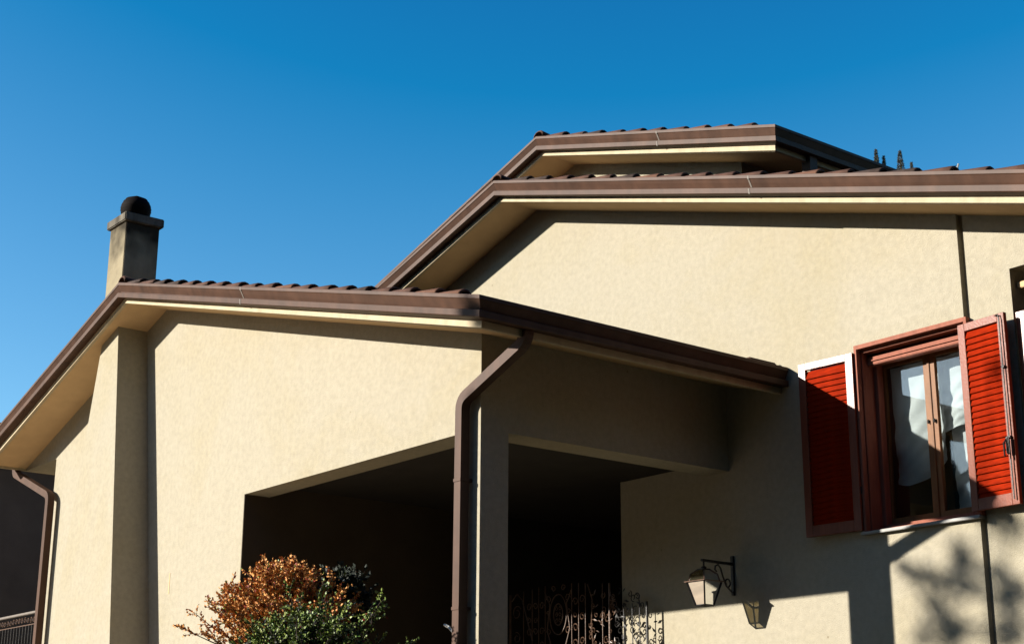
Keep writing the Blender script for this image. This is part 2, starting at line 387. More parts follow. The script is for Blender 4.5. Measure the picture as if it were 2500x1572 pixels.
# --- gable A (with the window)
AX0, AXM, AX1 = -21.4, -14.80, -4.2
AZM = 9.012; AZ0 = AZM - .285 * (AXM - AX0); AZ1 = AZM - .298 * (AX1 - AXM)
def sofA(x): return (AZM - .298 * (x - AXM) if x > AXM else AZM - .285 * (AXM - x)) - 0.20
gable_roof(AX0, AZ0, AXM, AZM, AX1, AZ1, 11.35, 19.0, seams=(-10.40,), tile_off=.23)
bm = B(); YA = 12.0
GX0, GX1 = -16.13, -13.25      # recess of the entrance
def top_poly(x0, x1, z0, f):
    xs = [x0] + ([AXM] if x0 < AXM < x1 else []) + [x1]
    return [(x0, z0), (x1, z0)] + [(x, f(x)) for x in xs[::-1]]
prism(bm, [(-21.0, 1.2), (GX0, 1.2), (GX0, 4.95), (-21.0, 4.95)], YA, YA + .34)
prism(bm, [(GX1, 1.2), (-9.74, 1.2), (-9.74, 4.95), (GX1, 4.95)], YA, YA + .34)
prism(bm, top_poly(-21.0, -9.74, 4.95, sofA), YA, YA + .34)
WX0, WX1, WZ0, WZ1 = -9.675, -8.375, 3.90, 5.79
Ym = 11.985                     # the panel round the window stands a little proud
prism(bm, [(-9.74, 1.2), (-8.375, 1.2), (-8.375, WZ0), (-9.74, WZ0)], Ym, YA + .34)
prism(bm, [(-9.74, WZ0), (WX0, WZ0), (WX0, WZ1), (-9.74, WZ1)], Ym, YA + .34)
prism(bm, top_poly(-9.74, -8.375, WZ1, sofA), Ym, YA + .34)
prism(bm, top_poly(-8.375, -8.330, 1.2, sofA), YA + .05, YA + .34)      # joint groove
OX = -7.865
prism(bm, top_poly(-8.330, OX, 1.2, sofA), YA + .022, YA + .34)
prism(bm, [(OX, 1.2), (-4.6, 1.2), (-4.6, 2.9), (OX, 2.9)], YA + .022, YA + .34)
prism(bm, top_poly(OX, -4.6, 6.165, sofA), YA + .022, YA + .34)
prism(bm, top_poly(-6.4, -4.6, 2.9, lambda x: 6.165), YA + .022, YA + .34)
box(bm, -21.0, -20.7, YA + .34, 18.7, 1.2, 7.0); box(bm, -4.9, -4.6, YA + .34, 18.7, 1.2, 5.8)
prism(bm, top_poly(-21.0, -4.6, 1.2, sofA), 18.4, 18.7)
part('wall', bm, PLASTER, label='cream gable wall with the red shuttered window')
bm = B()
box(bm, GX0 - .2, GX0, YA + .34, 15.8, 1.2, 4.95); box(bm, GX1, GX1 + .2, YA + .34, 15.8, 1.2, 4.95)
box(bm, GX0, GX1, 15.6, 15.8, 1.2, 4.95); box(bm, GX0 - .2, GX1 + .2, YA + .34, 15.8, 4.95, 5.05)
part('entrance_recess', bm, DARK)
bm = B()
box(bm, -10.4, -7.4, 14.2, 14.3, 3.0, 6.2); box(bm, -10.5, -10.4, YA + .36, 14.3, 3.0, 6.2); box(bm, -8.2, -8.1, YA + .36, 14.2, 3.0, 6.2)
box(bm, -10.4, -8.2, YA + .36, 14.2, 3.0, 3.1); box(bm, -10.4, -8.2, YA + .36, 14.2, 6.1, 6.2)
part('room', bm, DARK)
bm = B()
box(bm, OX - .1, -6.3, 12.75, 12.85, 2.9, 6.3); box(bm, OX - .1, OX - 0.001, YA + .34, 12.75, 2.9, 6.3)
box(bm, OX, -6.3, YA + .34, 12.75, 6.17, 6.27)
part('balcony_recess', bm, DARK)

# --- gable C (upper, behind)
CX0, CXM, CX1 = -21.0, -15.69, -11.31
CZM = 10.31; CZ0 = CZM - .30 * (CXM - CX0); CZ1 = CZM - .3055 * (CX1 - CXM)
def sofC(x): return (CZM - .3055 * (x - CXM) if x > CXM else CZM - .30 * (CXM - x)) - 0.20
gable_roof(CX0, CZ0, CXM, CZM, CX1, CZ1, 12.77, 18.6, seams=(-13.25,), tile_off=.14)
bm = B(); prism(bm, [(-20.3, 7.0), (-12.46, 7.0), (-12.46, sofC(-12.46)), (CXM, sofC(CXM)), (-20.3, sofC(-20.3))], 13.42, 18.3)
part('wall', bm, PLASTER, label='cream wall of the raised upper gable')

# --- downpipes
def rounded(pts, r=0.10, n=5):
    out = [Vector(pts[0])]
    for i in range(1, len(pts) - 1):
        p0, p1, p2 = map(Vector, pts[i - 1:i + 2]); a = (p0 - p1).normalized(); b_ = (p2 - p1).normalized()
        s, e = p1 + a * r, p1 + b_ * r
        for k in range(n + 1):
            t = k / n; out.append(s * (1 - t) ** 2 + p1 * 2 * t * (1 - t) + e * t * t)
    out.append(Vector(pts[-1])); return out
def downpipe(pts, hw=0.05, clamps=()):
    bm = B(); tube(bm, rounded(pts), hw, square=True, refup=(0, 1, 0))
    for e in bm.edges: pass
    bmesh.ops.bevel(bm, geom=[e for e in bm.edges if len(e.link_faces) == 2 and e.calc_face_angle(0) > 1.0], offset=0.012, segments=2, affect='EDGES')
    p = part('downpipe', bm, METAL)
    for z in clamps:
        x, y = pts[-1][0], pts[-1][1]; bm = B()
        box(bm, x - hw - .006, x + hw + .006, y - hw - .006, YB_ + .01 if y < 9 else y + hw + .02, z, z + .03)
        sub('clamp', bm, METAL, p)
    return p
downpipe([(-10.70, 8.55, 5.62), (-10.70, 8.55, 5.47), (-11.68, 8.55, 5.09), (-11.68, 8.55, 1.2)], clamps=(4.30, 3.1))
downpipe([(-23.34, 8.53, 6.28), (-23.34, 8.53, 6.10), (-21.86, 8.53, 5.56), (-21.86, 8.53, 1.2)], clamps=(3.0,))
downpipe([(-11.36, 13.42, 8.84), (-11.36, 13.42, 8.66), (-11.36, 13.42, 7.9)], hw=0.065)
bm = B(); box(bm, -10.84, -10.72, 11.55, 11.97, 5.77, 5.845, 0.015); part('mortar_lump', bm, TILE)

bm = B(); tube(bm, [(-11.93, 8.56, 2.985), (-11.86, 8.56, 2.96), (-11.76, 8.56, 2.885)], 0.014, 6); box(bm, -11.79, -11.745, 8.56, 8.60, 2.98, 3.17, 0.004); part('pipe_bracket', bm, WHITEM)
# --- window
def frame_rect(bm, x0, x1, z0, z1, y0, y1, wl, wr, wt, wb):
    box(bm, x0, x0 + wl, y0, y1, z0, z1); box(bm, x1 - wr, x1, y0, y1, z0, z1)
    box(bm, x0 + wl, x1 - wr, y0, y1, z1 - wt, z1); box(bm, x0 + wl, x1 - wr, y0, y1, z0, z0 + wb)
bm = B()
frame_rect(bm, -9.682, -8.335, 3.925, 5.80, 11.955, 12.02, .03, .03, .042, .0005)
frame_rect(bm, -9.668, -8.350, 3.925, 5.757, 12.021, 12.19, .03, .03, .03, .02)
win = part('window', bm, CASING)
bm = B()
frame_rect(bm, -9.637, -8.381, 3.93, 5.725, 12.191, 12.279, .045, .045, .060, .075)
box(bm, -9.637, -8.381, 12.10, 12.19, 5.608, 5.693, 0.006)
box(bm, -9.59, -8.43, 12.085, 12.0995, 5.645, 5.657); box(bm, -9.59, -8.43, 12.165, 12.1905, 3.965, 3.978); box(bm, -9.59, -8.43, 12.150, 12.1905, 3.935, 3.950)
sub('frame', bm, CASING, win)
for x0, x1 in ((-9.63, -9.040), (-9.024, -8.40)):
    bm = B(); frame_rect(bm, x0, x1, 4.0, 5.665, 12.28, 12.325, .058, .058, .062, .075)
    sub('sash', bm, WOOD, win)
    bm = B(); box(bm, x0 + .058, x1 - .058, 12.302, 12.306, 4.075, 5.603); sub('pane', bm, GLASS, win)
bm = B(); box(bm, -9.046, -9.018, 12.268, 12.2795, 4.01, 5.63, 0.003); sub('astragal', bm, WOOD, win)
for x in (-9.067, -8.997):
    bm = B(); lathe(bm, [(0.004, -.02), (0.010, -.018), (0.012, 0), (0.010, .018), (0.004, .02)], (x, 12.262, 4.96), 8); sub('handle', bm, IRON, win)
bm = B(); box(bm, -9.705, -8.335, 11.925, 12.19, 3.893, 3.923, 0.004); sub('sill', bm, STONE, win)

def shutter(x0, x1, z0, z1, mw, stile=0.085, top=0.075, bottom=0.11, pitch_z=0.0585, th=0.042, y0=-.021, rod=False, label=None):
    """local: x along the leaf, y depth, z up"""
    W = x1 - x0
    bm = B(); frame_rect(bm, 0, W, z0, z1, y0, y0 + th, stile, stile, top, bottom)
    bmesh.ops.bevel(bm, geom=[e for e in bm.edges], offset=0.003, segments=1, affect='EDGES')
    s = new_obj('shutter', bm, FRAME); s.parent = house; s.matrix_parent_inverse = HOFF; s.matrix_basis = mw
    if label: s['label'] = label
    bm = B(); h = pitch_z * 1.42; w2 = W - 2 * stile - .002
    # slat tilted: outer edge low, inner edge high
    pts = [(-.016, -h / 2), (-.010, -h / 2 - .004), (.016, h / 2 - .002), (.010, h / 2)]
    aa = [bm.verts.new((0.001, y, z)) for y, z in pts]; bb = [bm.verts.new((w2, y, z)) for y, z in pts]
    bm.faces.new(aa); bm.faces.new(bb[::-1])
    for i in range(4): bm.faces.new((aa[i], bb[i], bb[(i + 1) % 4], aa[(i + 1) % 4]))
    bmesh.ops.recalc_face_normals(bm, faces=bm.faces)
    me = bpy.data.meshes.new('slat'); bm.to_mesh(me); bm.free(); me.materials.append(RED)
    z = z0 + bottom + pitch_z * 0.5
    while z < z1 - top - .015:
        sub_link('slat', me, s, Matrix.Translation((stile, 0, z)) @ Matrix.Rotation(random.uniform(-.03, .03), 4, 'X')); z += pitch_z
    return s
sL = shutter(-10.355, -9.685, 3.94, 5.73, Matrix.Translation((-9.685, 11.945, 0)) @ Matrix.Rotation(radians(4.5), 4, 'Z') @ Matrix.Translation((-0.67, 0, 0)), stile=0.088, label='left shutter folded back against the wall, half in shade')
ang = radians(-5.5)
sR = shutter(0, 0.545, 3.955, 5.722, Matrix.Translation((-8.412, 11.945, 0)) @ Matrix.Rotation(ang, 4, 'Z'), stile=0.080, label='right shutter standing a little off the wall')
bm = B(); tube(bm, [(0.455, -.028, 5.705), (0.50, -.045, 5.70), (0.508, -.045, 5.66), (0.508, -.045, 4.0)], 0.007); 
for z in (5.2, 4.55): box(bm, .492, .524, -.05, -.02, z, z + .02)
sub('rod', bm, IRON, sR)
bm = B(); box(bm, .485, .520, -.075, -.050, 4.40, 4.56, 0.008); tube(bm, [(.50, -.07, 4.54), (.49, -.10, 4.50), (.49, -.10, 4.38)], .008); sub('latch', bm, IRON, sR)
for z in (4.3, 5.4):
    for s_, xx in ((sR, -0.012), (sL, 0.672)):
        bm = B(); tube(bm, [(xx, 0, z), (xx, 0, z + .07)], 0.009, 8); sub('hinge', bm, IRON, s_)
s2 = shutter(-7.835, -7.20, 3.2, 5.735, Matrix.Translation((-7.835, 12.03, 0)), label='shutter in the tall dark opening at the right')
bm = B(); box(bm, -7.852, -7.70, 12.10, 12.22, 5.985, 6.045, 0.006); part('blind_bracket', bm, TRIM)
bm = B(); box(bm, OX - .0, -6.4, 11.98, 12.36, 2.87, 2.90); part('balcony_sill', bm, STONE)

# --- curtains (hang inside the window)
def cloth(name, label, x0, x1, top, botf, y, folds, amp, group):
    bm = B(); nx, nz = 40, 48; g = []
    for i in range(nx + 1):
        x = x0 + (x1 - x0) * i / nx; row = []
        zb = botf(i / nx)
        for k in range(nz + 1):
            t = k / nz; z = top + (zb - top) * t
            yy = y + amp * (0.35 + t) * sin(folds * 2 * pi * i / nx + 2.2 * t * t + 0.6 * sin(5 * t)) + 0.016 * sin(17 * t - 9 * i / nx) * t + 0.006 * sin(31 * t * t + 14 * i / nx)
            row.append(bm.verts.new((x, yy, z)))
        g.append(row)
    for i in range(nx):
        for k in range(nz): bm.faces.new((g[i][k], g[i + 1][k], g[i + 1][k + 1], g[i][k + 1]))
    o = new_obj(name, bm, CLOTH, None, True); o['label'] = label; o['category'] = 'curtain'; o['group'] = group
    return o
cloth('curtain', 'white curtain gathered up behind the left pane of the window', -9.60, -8.99, 5.62, lambda t: 4.40 + .10 * (2 * t - 0.6) ** 2, 12.41, 1.3, .026, 'curtains in the window')
cloth('curtain', 'white curtain gathered up behind the right pane, in front of the blue one', -9.03, -8.38, 5.62, lambda t: 4.86 + .10 * t, 12.41, 1.6, .026, 'curtains in the window')
cloth('curtain', 'pale blue grey curtain hanging low behind the right pane', -8.96, -8.36, 5.0, lambda t: 4.07, 12.47, 0.6, .03, 'curtains in the window')

# ------------------------------------------------------------------ wall lantern
LX, LY = -11.468, 11.535
lan = empty('wall_lantern', (-11.49, 12.0, 3.47), 'black four sided lantern with frosted panes hanging from a wall bracket above the sunlit patch', 'lantern')
def lpart(name, bm, m, parent=None, **k):
    o = new_obj(name, bm, m, **k); o.parent = parent or lan
    if parent is None: o.matrix_parent_inverse = Matrix.Translation((11.49, -12.0, -3.47))
    return o
bm = B(); box(bm, -11.512, -11.470, 11.975, 12.0, 3.47, 3.885, 0.004); lpart('back_plate', bm, IRON)
bm = B(); tube(bm, [(-11.49, 11.975, 3.80), (-11.485, 11.75, 3.80), (LX, LY - .03, 3.80)], 0.016)
tube(bm, [(LX, LY, 3.80), (LX, LY, 3.70)], 0.010)
lathe(bm, [(0.012, 0), (.03, .006), (.03, .016), (.012, .024)], (LX, LY, 3.715), 10)
lpart('arm', bm, IRON)
bm = B(); pts = []
for k in range(22):
    t = k / 21; a_ = -pi / 2 + t * 2.0 * pi * 0.9; r_ = 0.05 * (1 - 0.55 * t)
    pts.append((-11.49, 11.90 - .04 * 0 + r_ * cos(a_) , 3.60 + r_ * sin(a_)))
tube(bm, pts, 0.009)
pts = [(-11.488, 11.965, 3.50), (-11.487, 11.90, 3.55)] + [(-11.485, 11.77 + .055 * cos(a_) , 3.73 + .055 * sin(a_)) for a_ in [pi * 0.0 - k * 0.35 + 0.4 for k in range(0, -14, -1)]]
tube(bm, [(-11.488, 11.965, 3.50), (-11.486, 11.88, 3.56), (-11.485, 11.83, 3.66), (-11.485, 11.80, 3.74), (-11.482, 11.76, 3.775), (-11.48, 11.72, 3.76), (-11.48, 11.71, 3.72), (-11.48, 11.735, 3.70)], 0.010)
lpart('scroll', bm, IRON)
bt, tp, zb_, zt_ = 0.066, 0.128, 3.335, 3.575
def sq(h, z): return [Vector((LX + sx * h, LY + sy * h, z)) for sx, sy in ((-1, -1), (1, -1), (1, 1), (-1, 1))]
bm = B(); b0, t0 = sq(bt, zb_), sq(tp, zt_)
for i in range(4):
    tube(bm, [b0[i], t0[i]], 0.012, 4); tube(bm, [b0[i], b0[(i + 1) % 4]], 0.008, 4); tube(bm, [t0[i], t0[(i + 1) % 4]], 0.009, 4)
lpart('cage', bm, IRON)
for i in range(4):
    bm = B(); j = (i + 1) % 4; e = 0.97
    c_ = Vector((LX, LY, 0))
    poly(bm, [Vector((LX + (p.x - LX) * e, LY + (p.y - LY) * e, p.z)) for p in (b0[i], b0[j], t0[j], t0[i])])
    lpart('pane', bm, LGLASS)
bm = B(); c0, c1, c2_, c3 = sq(0.148, 3.572), sq(0.150, 3.582), sq(0.105, 3.655), sq(0.045, 3.705)
loops = [[bm.verts.new(p) for p in c] for c in (c0, c1)] 
for i in range(4): bm.faces.new((loops[0][i], loops[0][(i + 1) % 4], loops[1][(i + 1) % 4], loops[1][i]))
inner = [bm.verts.new(p) for p in sq(0.118, 3.572)]; inner2 = [bm.verts.new(p) for p in sq(0.118, 3.584)]
for i in range(4):
    j = (i + 1) % 4
    bm.faces.new((loops[0][i], inner[i], inner[j], loops[0][j])); bm.faces.new((loops[1][i], loops[1][j], inner2[j], inner2[i])); bm.faces.new((inner[i], inner2[i], inner2[j], inner[j]))
for i in range(4):
    tube(bm, [sq(.115, 3.584)[i], c2_[i] + (c2_[i] - Vector((LX, LY, c2_[i].z))) * -0.05, c3[i]], 0.008, 4)
cap = lpart('cap', bm, BROWN_IRON)
bm = B(); box(bm, LX - .047, LX + .047, LY - .047, LY + .047, 3.70, 3.712); lpart('crown_plate', bm, IRON, cap)
c_lo, c_mid, c_hi = sq(.112, 3.585), sq(.098, 3.653), sq(.044, 3.703)
cap_plate_parent = cap
for i in range(4):
    j = (i + 1) % 4; bm = B(); poly(bm, [c_lo[i], c_lo[j], c_mid[j], c_mid[i]]); poly(bm, [c_mid[i], c_mid[j], c_hi[j], c_hi[i]])
    lpart('roof_pane', bm, LGLASS, cap)
# fix: cap children share the cap's own space
for o in list(COL.objects):
    if o.parent == cap: o.matrix_parent_inverse = Matrix.Identity(4)

# ------------------------------------------------------------------ wrought iron gate
gate = empty('iron_gate', (-13.9, 11.85, 1.2), 'wrought iron gate with scrolls and an oval in the dark porch beside the column', 'gate')
def gpart(name, bm, m=None, **k):
    o = new_obj(name, bm, m or BROWN_IRON); o.parent = gate; o.matrix_parent_inverse = Matrix.Translation((13.9, -11.85, -1.2)); return o
GY = 11.85
def spiral(cx, cz, r, a0, turns=1.2, dirn=1, n=18):
    return [(cx + r * (1 - .62 * k / n) * cos(a0 + dirn * turns * 2 * pi * k / n), GY, cz + r * (1 - .62 * k / n) * sin(a0 + dirn * turns * 2 * pi * k / n)) for k in range(n + 1)]
def ellipse(cx, cz, rx, rz, n=28): return [(cx + rx * cos(2 * pi * k / n), GY, cz + rz * sin(2 * pi * k / n)) for k in range(n)]
for cx in (-14.213,):
    bm = B(); tube(bm, ellipse(cx, 3.475, .085, .125), .008, 5, closed=True); gpart('oval', bm)
    bm = B(); tube(bm, ellipse(cx, 3.475, .155, .235), .008, 5, closed=True); gpart('oval', bm)
    bm = B(); tube(bm, ellipse(cx, 2.75, .085, .125), .008, 5, closed=True); gpart('oval', bm)
    for dz in (0.07, 0.0, -.07):
        for s_ in (-1, 1):
            bm = B(); tube(bm, spiral(cx + s_ * .035, 3.475 + dz, .028, pi / 2, 1.1, s_, 10), .005, 4); gpart('scroll', bm)
for x in (-15.13, -14.87, -14.703, -14.579, -14.455, -13.964, -13.84, -13.72, -13.42, -13.30, -13.06, -12.92, -12.80, -12.68):
    zt_b = 3.78 + 0.05 * sin((x + 15.1) * 2.0)
    if x > -13.25: zt_b = 3.50
    bm = B(); tube(bm, [(x, GY, 1.25), (x, GY, zt_b)], .0065 if x not in (-15.13, -13.30, -12.68) else .014, 5, square=False); gpart('bar', bm, IRON if x > -13.25 else BROWN_IRON)  # one gate iron as lit brown and shaded black copies, split by position
for (cx, cz, r, a0, tn, dr) in [(-14.76, 3.60, .05, 0, 1.1, 1), (-14.64, 3.60, .045, pi, 1.1, -1), (-14.52, 3.60, .045, 0, 1.1, 1), (-14.39, 3.66, .045, pi, 1.1, -1),
        (-14.04, 3.66, .045, 0, 1.1, 1), (-13.90, 3.60, .05, pi, 1.1, -1), (-13.78, 3.62, .05, 0, 1.1, 1),
        (-14.76, 3.30, .05, 0, 1.1, 1), (-14.64, 3.30, .045, pi, 1.1, -1), (-14.52, 3.30, .045, 0, 1.1, 1), (-14.39, 3.28, .04, pi, 1.1, -1), (-14.04, 3.28, .045, 0, 1.1, 1), (-13.90, 3.30, .05, pi, 1.1, -1),
        (-14.32, 3.05, .06, 0, 1.2, 1), (-14.10, 3.05, .06, pi, 1.2, -1), (-15.0, 3.55, .09, .5, 1.2, 1), (-15.0, 3.25, .07, 2, 1.2, -1), (-14.95, 3.02, .06, 1, 1.2, 1), (-14.76, 3.45, .04, 2, 1.2, 1), (-14.64, 3.44, .035, 1, 1.2, -1), (-14.52, 3.14, .04, 0, 1.1, 1), (-14.76, 3.12, .045, 0, 1.1, 1), (-14.64, 3.12, .04, pi, 1.1, -1), (-13.90, 3.12, .05, pi, 1.1, -1), (-13.78, 3.14, .045, 0, 1.1, 1), (-13.90, 3.45, .035, 2, 1.1, 1), (-13.78, 3.42, .045, 1, 1.1, 1), (-14.30, 3.78, .04, pi, 1.1, -1), (-14.12, 3.78, .04, 0, 1.1, 1), (-14.02, 3.50, .03, 0, 1.1, 1), (-14.40, 3.50, .03, pi, 1.1, -1)]:
    bm = B(); tube(bm, spiral(cx, cz, r, a0, tn, dr), .0065, 4); gpart('scroll', bm)
for pts in ([(-15.1, 3.70), (-15.0, 3.78), (-14.9, 3.70), (-14.8, 3.45), (-14.70, 3.20)], [(-13.68, 3.78), (-13.60, 3.6), (-13.62, 3.3), (-13.58, 3.0)],
            [(-14.455, 3.74), (-14.37, 3.6), (-14.42, 3.3), (-14.3, 3.0), (-14.2, 2.9)], [(-13.97, 3.74), (-14.06, 3.6), (-14.0, 3.3), (-14.12, 3.0), (-14.2, 2.9)]):
    bm = B(); tube(bm, [(x, GY, z) for x, z in pts], .008, 5); gpart('stem', bm)
rg = random.Random(3)
for k in range(120):       # leafy right hand leaf of the gate
    x = rg.uniform(-13.66, -12.70); z = rg.uniform(2.9, 3.72 - max(0, x + 13.2) * .35)
    bm = B()
    if k % 2: tube(bm, spiral(x, z, rg.uniform(.022, .05), rg.uniform(0, 6), 1.0, rg.choice((-1, 1)), 9), .007, 4); gpart('scroll', bm, IRON if x > -13.2 else BROWN_IRON)
    else:
        a_ = rg.uniform(0, pi); l = rg.uniform(.03, .06); dx, dz = cos(a_) * l, sin(a_) * l
        vs = [bm.verts.new(p) for p in ((x - dx, GY, z - dz), (x + dz * .3, GY - .008, z - dx * .3), (x + dx, GY, z + dz), (x - dz * .3, GY + .008, z + dx * .3), (x, GY - .012, z), (x, GY + .012, z))]
        for i in range(4):
            bm.faces.new((vs[i], vs[(i + 1) % 4], vs[4])); bm.faces.new((vs[(i + 1) % 4], vs[i], vs[5]))
        gpart('leaf_ornament', bm, IRON if x > -13.2 else BROWN_IRON)
bm = B(); tube(bm, [(-15.15, GY, 2.55), (-12.67, GY, 2.55)], .014, 4); tube(bm, [(-15.15, GY, 1.4), (-12.67, GY, 1.4)], .014, 4); gpart('rail', bm)

# ------------------------------------------------------------------ terrace railing on the left
rail = empty('balcony_railing', (-24.2, 9.0, 3.0), 'dark iron railing with a pale handrail at the lower left edge', 'railing')
def rpart(name, bm, m): 
    o = new_obj(name, bm, m); o.parent = rail; o.matrix_parent_inverse = Matrix.Translation((24.2, -9.0, -3.0)); return o
bm = B(); box(bm, -27.5, -23.10, 8.97, 9.03, 3.995, 4.03, 0.006); rpart('handrail', bm, SEAM)
bm = B(); box(bm, -27.5, -23.10, 8.99, 9.01, 3.83, 3.842); rpart('rail', bm, BROWN_IRON)
bm = B(); box(bm, -27.5, -23.10, 8.99, 9.01, 3.10, 3.12); rpart('rail', bm, IRON)
bm = B(); tube(bm, [(-23.10, 9.0, 2.95), (-23.10, 9.0, 4.0)], .018, 6); rpart('post', bm, IRON)
me_ = None
GY = 9.0
for k in range(36):
    x = -27.4 + k * .12
    bm = B(); tube(bm, [(x, 9.0, 3.11), (x, 9.0, 3.835)], .010, 5); rpart('bar', bm, IRON)
    bm = B(); tube(bm, spiral(x + .05, 3.915, .045, rg.uniform(0, 6), 1.1, 1, 9), .008, 4); rpart('scroll', bm, BROWN_IRON)
bm = B(); box(bm, -27.5, -22.05, 8.75, 12.0, 2.8, 2.95); part('terrace_slab', bm, PLASTER)
bm = B(); box(bm, -22.3, -22.05, 9.2, 11.8, 1.2, 2.8); part('terrace_wall', bm, PLASTER)

# ------------------------------------------------------------------ neighbour house, left behind
nb = empty('neighbour_house', (-30, 14, 1.2), 'brown plastered neighbouring house in shade beyond the left downpipe', 'house')
def npart(name, bm, m, parent=None, **k):
    o = new_obj(name, bm, m, **k); o.parent = parent or nb
    if parent is None: o.matrix_parent_inverse = Matrix.Translation((30, -14, -1.2))
    return o
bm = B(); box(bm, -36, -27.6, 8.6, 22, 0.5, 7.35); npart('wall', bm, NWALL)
bm = B(); prism(bm, [(-36.6, 7.35), (-31.8, 8.6), (-27.1, 7.35), (-27.1, 7.50), (-31.8, 8.78), (-36.6, 7.5)], 8.1, 22.4); nroof = npart('roof', bm, TILE)
for k in range(22):
    sub_link('roof_tile', TILE_ME[k % 3], nroof, Matrix.Translation((-27.46, 8.2 + k * .2, 7.58)) @ Matrix.Rotation(radians(15), 4, 'Y'))

# ------------------------------------------------------------------ antenna and far conifers
def P(u, v, depth):
    d = fw * 3770.1 + r2 * (u - 1250) - u2 * (v - 786); return CAM_POS + d * (depth / 3770.1)
ant = empty('tv_antenna', P(2332, 440, 21), 'thin pale tv antenna leaning above the right roof edge', 'antenna')
inv = Matrix.Translation(-Vector(ant.location))
bm = B(); tube(bm, [P(2330, 440, 21) + Vector((-.05, 0, -2.6)), P(2330, 440, 21), P(2340, 400, 21)], .013, 6); o = new_obj('mast', bm, WHITEM); o.parent = ant; o.matrix_parent_inverse = inv
for (ua, va, ub, vb) in ((2318, 413, 2341, 402), (2320, 418, 2338, 408)):
    bm = B(); tube(bm, [P(ua, va, 21), P(ub, vb, 21.2)], .006, 5); o = new_obj('element', bm, WHITEM); o.parent = ant; o.matrix_parent_inverse = inv

def conifer(u, v, depth, label, w=1.0):
    tip = P(u, v, depth); base = Vector((tip.x, tip.y, 0)); H = tip.z
    t = empty('conifer_tree', base, label, 'tree', 'far conifers above the roof')
    bm = B(); tube(bm, [(0, 0, 0), (0.02, 0, H * .6), (0, 0, H * .985)], [.22, .12, .02], 6); o = new_obj('trunk', bm, BARK); o.parent = t
    bm = B(); rr = random.Random(int(u))
    for k in range(7000):
        near = k % 3 == 0; f = rr.random() ** 0.8 * 1.3 if near else 1.1 + rr.random() * H * .7
        z = H - f; R_ = (0.015 + f * (.11 if near else .085)) * w; sz = .5 if near else 3.0
        a_ = rr.uniform(0, 2 * pi); q = R_ * sqrt(rr.random()); c = Vector((q * cos(a_), q * sin(a_), z))
        dirv = Vector((cos(a_), sin(a_), rr.uniform(.0, 1.6))).normalized() * rr.uniform(.06, .12) * sz; s_ = dirv.cross(Vector((rr.uniform(-1, 1), rr.uniform(-1, 1), rr.uniform(-1, 1)))).normalized() * .02 * sz
        bm.faces.new([bm.verts.new(p) for p in (c - s_, c + s_, c + dirv)])
    o = new_obj('crown', bm, LEAFC); o.parent = t
conifer(2138, 365, 42, 'leftmost thin conifer tip rising above the upper gable slope')
conifer(2157, 381, 42, 'low conifer tip just right of the leftmost one', 0.8)
conifer(2196, 368, 44, 'tallest bushy conifer tip in the middle of the group', 1.3)
conifer(2225, 397, 46, 'short rightmost conifer tip of the group', 0.8)

# ------------------------------------------------------------------ shrubs
def leaf_quad(bm, c, d, s_, mi):
    n = d.cross(s_).normalized() * (s_.length * .5)
    f = bm.faces.new([bm.verts.new(p) for p in (c, c + d * .5 + s_ + n * .4, c + d, c + d * .5 - s_ + n * .4)]); f.material_index = mi
def shrub(name, label, base, n, length, spread, leaf, mats, mixf, seed, flat=0.7, xlim=None, ups=0.6):
    rr = random.Random(seed); t = empty(name, base, label, 'shrub')
    bs, bl = B(), B()
    for k in range(n):
        a_ = rr.uniform(0, 2 * pi); el = rr.random() ** ups * pi / 2
        d = Vector((cos(a_) * cos(el), sin(a_) * cos(el) * flat, sin(el) + .12)).normalized()
        L = length * rr.uniform(.72, 1.05) * (spread(d) if spread else 1)
        p = Vector((0, 0, 0)); pts = [p.copy()]; dd = d.copy(); st = 7
        for i in range(st):
            dd = (dd + Vector((rr.gauss(0, .09), rr.gauss(0, .09), rr.gauss(.03, .08)))).normalized()
            p = p + dd * L / st; pts.append(p.copy())
        tube(bs, pts, [max(.003, .014 * (1 - i / (st + 1))) for i in range(st + 1)], 4)
        # side twigs with leaves
        for i in range(2, st + 1):
            for q in range(4 if i < st else 5):
                tw = (dd + Vector((rr.gauss(0, .55), rr.gauss(0, .55), rr.gauss(.1, .45)))).normalized()
                tl = leaf * rr.uniform(2.0, 4.2); b_ = pts[i] - (pts[i] - pts[i - 1]) * rr.random()
                tube(bs, [b_, b_ + tw * tl], .0022, 3, caps=False)
                for m_ in range(11):
                    o_ = b_ + tw * tl * (m_ + 1) / 11
                    ld = (tw * .9 + Vector((rr.gauss(0, .6), rr.gauss(0, .6), rr.gauss(0, .6)))).normalized() * leaf * rr.uniform(.7, 1.3)
                    s_ = ld.cross(Vector((rr.gauss(0, 1), rr.gauss(0, 1), rr.gauss(0, 1)))).normalized() * leaf * .36
                    leaf_quad(bl, o_, ld, s_, mixf(rr, d, i / st))
    o = new_obj('stem', bs, BARK); o.parent = t
    o = new_obj('foliage', bl, mats); o.parent = t
    return t
shrub('autumn_shrub', 'orange and red leaved shrub in front of the porch opening', (-12.98, 7.45, 2.54), 340, 1.0,
      lambda d: (1.03 if d.x < -.3 else 0.98), .030, [LEAFO, LEAFR, LEAFG], lambda r, d, t: (1 if r.random() < .13 else (2 if r.random() < .06 else 0)), 11, flat=0.55)
shrub('green_shrub', 'glossy green shrub growing in front of the orange one', (-11.93, 7.0, 2.13), 250, .90,
      lambda d: (1.35 if d.x > .5 else .92), .030, [LEAFG, LEAFR, LEAFD], lambda r, d, t: (1 if r.random() < .02 else (2 if r.random() < .3 else 0)), 5)
